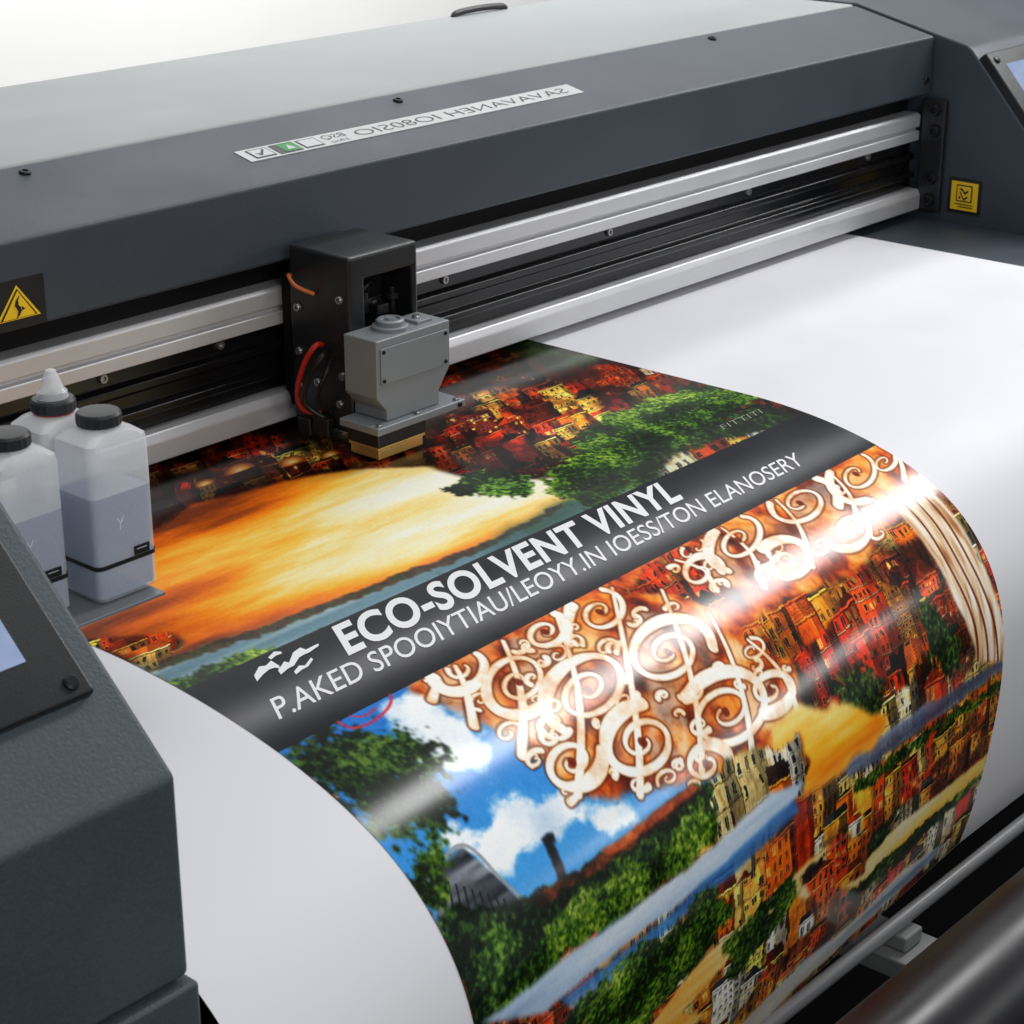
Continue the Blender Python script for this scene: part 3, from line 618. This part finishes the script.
put(mask([(530, 898), (610, 850), (690, 788), (704, 792), (620, 856), (540, 906)], .005, .003), ramp(fbm(80, 80, 71, 3), [(0, (.10, .07, .05)), (.6, (.24, .14, .09)), (1, (.50, .24, .13))]), 1, 1)
put(mask([(600, 852), (690, 786), (702, 788), (612, 856)], .003, .002), ramp(fbm(80, 80, 72, 3), [(0, (.50, .18, .07)), (1, (.93, .48, .22))]), .9, 1)
put(leaf([(560, 905), (640, 850), (700, 800), (715, 830), (640, 905), (540, 990), (490, 1015)], 8, .9), f1*.9, 1, 1)
# rivers and roads
put(mask([(480, 1024), (560, 962), (690, 866), (770, 794), (803, 782), (793, 806), (715, 876), (640, 932), (545, 1012)], .003, .001), ramp(st*.7+cl*.4, [(0, (.48, .56, .68)), (.45, (.70, .78, .87)), (.7, (.87, .91, .94)), (1, (.99, .98, .97))]), 1, 2)
put(mask([(560, 1000), (660, 922), (750, 838), (795, 800), (800, 812), (735, 872), (645, 948), (580, 1014)], .003, .001), ramp(st, [(0, (.14, .36, .62)), (.6, (.24, .52, .80)), (1, (.56, .74, .90))]), .85, 2)
put(leaf([(540, 1045), (590, 985), (655, 930), (715, 892), (738, 905), (695, 965), (630, 1040)], 6, .9), f1, 1, 1)
put(mask([(640, 1040), (700, 960), (760, 910), (810, 860), (850, 832), (846, 856), (770, 940), (680, 1040)], .006, .002), ramp(st*.6+cl*.6, [(0, (.88, .42, .10)), (.4, (.99, .66, .24)), (.65, (1, .84, .52)), (1, (.99, .95, .86))]), .95, 2)
put(mask([(690, 1000), (740, 950), (800, 895), (815, 925), (760, 980), (720, 1040)], .02), cb, 1, 2)
put(mask([(800, 880), (840, 840), (870, 830), (865, 870), (820, 905)], .02), co_, 1, 2)
put(mask([(700, 1050), (780, 985), (850, 930), (900, 890), (930, 885), (860, 965), (780, 1045)], .02), cw, 1, 2)
put(mask([(735, 1030), (800, 965), (860, 915), (905, 868), (940, 845), (936, 856), (860, 928), (790, 994), (748, 1038)], .005, .002), ramp(st, [(0, (.44, .54, .68)), (.5, (.80, .86, .91)), (1, (.99, .96, .9))]), .9, 2)
put(leaf([(720, 950), (780, 885), (805, 890), (765, 945), (730, 975)], 6, .9), f1*.9, 1, 1)
img = np.clip(img, 0, 1)
sc_ = img*img*(3-2*img); img = img*.75+sc_*.25
gm = img.mean(-1, keepdims=True); img = np.clip(gm+(img-gm)*1.04, 0, 1)
# band
nb = (fbm(300, 300, 81, 2)-.5)*.015
put((SG >= SB0) & (SG <= SB1), np.stack([.040+nb, .050+nb, .092+nb], -1), 1, 0)
fr_ = Field(); fr_.stroke([(338, 722), (352, 728), (372, 722), (388, 708), (391, 696), (382, 692)], .0013, .0013, SB1); fr_.stroke([(350, 716), (364, 716), (376, 708)], .001, .001, SB1); fr_.put((.82, .16, .24), 0, .9, 1.5)
img = img*1.02+((fbm(420, 420, 91, 2)-.5)*.04)[..., None]
img = np.clip(img, 0, 1)
ca_ = pme.color_attributes.new('picture', 'FLOAT_COLOR', 'POINT')
lin = np.ones((NS*NU, 4), np.float32); lin[:, :3] = srgb(img).reshape(-1, 3); ca_.data.foreach_set('color', lin.ravel())
pm = bpy.data.materials.new('printed_ink'); pm.use_nodes = True; nt = pm.node_tree; b_ = nt.nodes['Principled BSDF']
at = nt.nodes.new('ShaderNodeAttribute'); at.attribute_name = 'picture'; nt.links.new(at.outputs['Color'], b_.inputs['Base Color'])
nz = nt.nodes.new('ShaderNodeTexNoise'); nz.inputs['Scale'].default_value = 14; nz.inputs['Detail'].default_value = 4
mr = nt.nodes.new('ShaderNodeMapRange'); mr.inputs['To Min'].default_value = .13; mr.inputs['To Max'].default_value = .22
nt.links.new(nz.outputs['Fac'], mr.inputs['Value']); nt.links.new(mr.outputs[0], b_.inputs['Roughness'])
b_.inputs['Specular IOR Level'].default_value = .32
link('printed_picture', pme, pm, sheet, smooth=False)
def sheet_text(body, u0, s0, width, cap, shear, bold, name, m=letw, space=1., tilt=0.):
    v, f = text_geo(body, bold, space); sx = width/v[:, 0].max(); sy = cap/CAP
    mb = MB(); vs = [mb.bm.verts.new((v[i, 0]*sx, v[i, 1]*sy, 0)) for i in range(len(v))]
    for q in f: mb.face([vs[i] for i in q])
    bmesh.ops.triangulate(mb.bm, faces=mb.bm.faces)
    for _ in range(4):
        ed = [e for e in mb.bm.edges if e.calc_length() > .0055]
        if not ed: break
        bmesh.ops.subdivide_edges(mb.bm, edges=ed, cuts=1); bmesh.ops.triangulate(mb.bm, faces=mb.bm.faces)
    P = np.array([tuple(q.co) for q in mb.bm.verts]); x, y, z = surf(u0+P[:, 0]+shear*P[:, 1], s0-P[:, 1]-tilt*(1-P[:, 0]/width), .0009)
    for i, q in enumerate(mb.bm.verts): q.co = (x[i], y[i], z[i])
    return obj(name, mb, m, sheet, smooth=False, flatmesh=True)
s1, s2 = .4875, .5200
u0, u1 = ux(s1, 350), ux(s1, 690)
sheet_text('ECO-SOLVENT VINYL', u0, s1, u1-u0-.012, .036, .6, .030, 'title_lettering', letw, 1.06, .002)
u0, u1 = ux(s2, 284), ux(s2, 808)
sheet_text('P.AKED SPOOIYTIAU/LEOYY.IN IOESS/TON ELANOSERY', u0, s2, u1-u0-.008, .0222, .6, .003, 'subtitle_lettering', letw, 1., .0045)
u0, s0 = uv(724, 430); u1, _ = uv(768, 415)
sheet_text('FITTITI', u0, s0, u1-u0, .011, .6, -.014, 'small_lettering', letg)
# brush mark beside the title
def swoosh(pts):
    mb = MB()
    top_, bot_ = pts; P = [uv(*p) for p in top_]+[uv(*p) for p in bot_[::-1]]
    x, y, z = surf(np.array([p[0] for p in P]), np.array([p[1] for p in P]), .0010); n = len(top_)
    V = [mb.bm.verts.new((x[i], y[i], z[i])) for i in range(len(P))]
    for i in range(n-1): mb.face([V[i], V[2*n-1-i], V[2*n-2-i], V[i+1]])
    obj('brush_mark', mb, letw, sheet, smooth=False, flatmesh=True)
swoosh(([(254, 676), (259, 667), (266, 666), (271, 661), (279, 666)], [(257, 682), (263, 675), (269, 670), (275, 668), (280, 669)]))
swoosh(([(278, 671), (284, 662), (289, 663), (293, 653), (300, 648), (306, 650), (318, 644)], [(281, 675), (288, 669), (294, 666), (299, 658), (304, 655), (309, 653), (319, 646)]))
swoosh(([(294, 672), (299, 666), (305, 666), (311, 658)], [(296, 675), (302, 670), (308, 667), (313, 660)]))
swoosh(([(268, 658), (274, 652), (281, 652)], [(271, 660), (276, 656), (282, 654)]))
# ------------------------------------------------------------------ ink bottles
def rring(hx, hy, r, z, n=6):
    out = []
    for cx_, cy_, a0 in ((hx-r, hy-r, 0), (-hx+r, hy-r, 90), (-hx+r, -hy+r, 180), (hx-r, -hy+r, 270)):
        for k in range(n+1):
            a = math.radians(a0+90*k/n); out.append((cx_+r*math.cos(a), cy_+r*math.sin(a), z))
    return out
def bottle(px, py, label, level, nozzle=False, dxyz=None):
    t = thing('ink_bottle', label, 'ink bottle', (0, 0, 0), None)
    H = (.0295, .024, .0065)
    rings = [rring(H[0]-.003, H[1]-.003, .0055, .0), rring(H[0], H[1], H[2], .004), rring(H[0], H[1], H[2], level), rring(H[0], H[1], H[2], .124), rring(H[0]-.001, H[1]-.001, H[2], .130), rring(H[0]-.008, H[1]-.005, H[2]+.003, .1355), rring(.0145, .0145, .0144, .138), rring(.0145, .0145, .0144, .146)]
    body = obj('body', MB().loft(rings, 0, True, [1, 1, 0, 0, 0, 0, 0]), [bottleM, bottleW], t)
    obj('ink', MB().loft([rring(H[0]-.003, H[1]-.003, .004, .003), rring(H[0]-.0018, H[1]-.0018, .005, .006), rring(H[0]-.0018, H[1]-.0018, .005, level-.001)]), liquidM, body, .0008)
    mb = MB(); n = 40; R_ = lambda r, z: [(r*(1-.035*(k % 2))*math.cos(2*math.pi*k/n), r*(1-.035*(k % 2))*math.sin(2*math.pi*k/n), z) for k in range(n)]
    mb.loft([R_(.0172, .139), R_(.018, .140), R_(.018, .1475), R_(.0165, .1495), R_(.012, .150)]); obj('cap', mb, capm, t)
    if nozzle:
        obj('nozzle', MB().lathe((0, 0, .150), (0, 0, 1), [(.0125, 0), (.012, .005), (.009, .008), (.0065, .016), (.004, .022), (.0015, .023)]), bottleM, t)
        obj('neck_ring', MB().lathe((0, 0, .1375), (0, 0, 1), [(.0150, 0), (.0165, .0005), (.0165, .0018), (.0150, .002)]), redm, t)
    mb = MB(); lo = .0006
    mb.loft([rring(H[0]+lo, H[1]+lo, H[2], .0285), rring(H[0]+lo, H[1]+lo, H[2], .0322)], 0, caps=False)
    obj('strap', mb, stkblk, t, smooth=False)
    mb = MB().box(.006, .021, -H[1]-.0012, -H[1]-.0003, .0328, .0400, 0)
    mb.box(.008, .018, -H[1]-.0016, -H[1]-.00125, .0372, .0379, 1)
    obj('small_label', mb, [stkblk, labelm], t, smooth=False)
    mb = MB(); mb.tube([(-.008, -H[1]-.0003, .068), (-.005, -H[1]-.0003, .064), (-.002, -H[1]-.0003, .069)], .0005, 6); mb.tube([(-.005, -H[1]-.0003, .064), (-.006, -H[1]-.0003, .058)], .0005, 6)
    obj('moulded_mark', mb, bottleM, t)
    p = dxyz if dxyz is not None else hit(px, py, (0, 0, TZ+.001), (0, 0, 1))
    t.location = tuple(p); return np.array(p)
pA = bottle(112, 587, 'translucent ink bottle with black cap at the tray edge nearest the print', .088)
bottle(0, 0, 'translucent ink bottle with black cap half hidden behind the control panel', .086, dxyz=pA+np.array([-.077, .012, 0]))
bottle(0, 0, 'translucent ink bottle with white pointed nozzle behind the other two bottles', .086, True, dxyz=pA+np.array([-.003, .0535, 0]))
# ------------------------------------------------------------------ roller, rod
obj('guide_rod', MB().cyl((-.55, -.520, -.487), (1.3, -.520, -.487), .0085), rodm, pr)
hb = hit(928, 896, (0, -.55, 0), (0, 1, 0))
mb = MB().box(hb[0]-.035, hb[0]+.035, -.575, -.25, -.541, -.516).box(hb[0]-.018, hb[0]+.018, -.538, -.502, -.5155, -.4965)
obj('rod_bracket', mb, bracketm, pr, .003)
RY, RZ, RR = -.708, -.414, .070
for xa in (1.3, -.62):
    obj('roller_arm', MB().prism([(-.24, -.62), (RY-.04, RZ-.07), (RY-.04, RZ+.05), (RY+.04, RZ+.05), (-.24, -.5)], 'x', xa, xa+.03), slate, pr, .004)
ro_ = thing('take_up_roller', 'thick dark grey take-up roller in front of the hanging vinyl', 'roller', (.35, RY, RZ-RR))
obj('tube', MB().cyl((-.56, RY, RZ), (1.27, RY, RZ), RR, 72, c=.003), rollm, ro_)
obj('end_cap', MB().cyl((1.271, RY, RZ), (1.299, RY, RZ), .05, 32), blackp, ro_); obj('end_cap', MB().cyl((-.589, RY, RZ), (-.561, RY, RZ), .05, 32), blackp, ro_)
# ------------------------------------------------------------------ setting
tag(obj('floor', MB().poly([(-6, -6, -.985), (9, -6, -.985), (9, 2.6, -.985), (-6, 2.6, -.985)]), floorm, smooth=False), 'dark grey studio floor', 'floor', kind='structure')
tag(obj('wall', MB().poly([(-6, 2.6, -.985), (9, 2.6, -.985), (9, 2.6, 4), (-6, 2.6, 4)]), wallm, smooth=False), 'plain white studio wall behind the printer', 'wall', kind='structure')
# ------------------------------------------------------------------ lights
w = bpy.data.worlds.new('World'); scene.world = w; w.use_nodes = True
w.node_tree.nodes['Background'].inputs[0].default_value = (.96, .98, 1, 1); w.node_tree.nodes['Background'].inputs[1].default_value = .24
def area(name, loc, target, sx, sy_, P, col=(1, 1, 1)):
    l = bpy.data.lights.new(name, 'AREA'); l.shape = 'RECTANGLE'; l.size = sx; l.size_y = sy_; l.energy = P; l.color = col
    o = bpy.data.objects.new(name, l); C.objects.link(o); o.location = loc
    o.rotation_euler = (Vector(target)-Vector(loc)).to_track_quat('-Z', 'Y').to_euler(); return o
area('overhead_softbox', (.1, .1, 2.5), (.1, -.1, 0), 2.2, 1.6, 16)
area('strip_softbox', (2.35, -.40, 2.0), (0, -.42, .0), .42, 2.0, 48)
area('front_fill', (-.9, -2.9, 1.6), (.0, -.2, -.1), 1.8, 1.6, 31)  # unseen fill lamp added on the camera side to brighten bottles, cabinet and carriage
area('low_streak_fill', (2.15, -2.05, .55), (0, -.45, -.15), .9, .22, 5)  # unseen lamp added to lay a faint second streak on the steep curl
area('wall_light', (2., 1.0, 1.8), (2.2, 2.6, .1), 2.4, 1.0, 76)
scene.view_settings.view_transform = 'Standard'; scene.view_settings.look = 'None'; scene.view_settings.exposure = 0
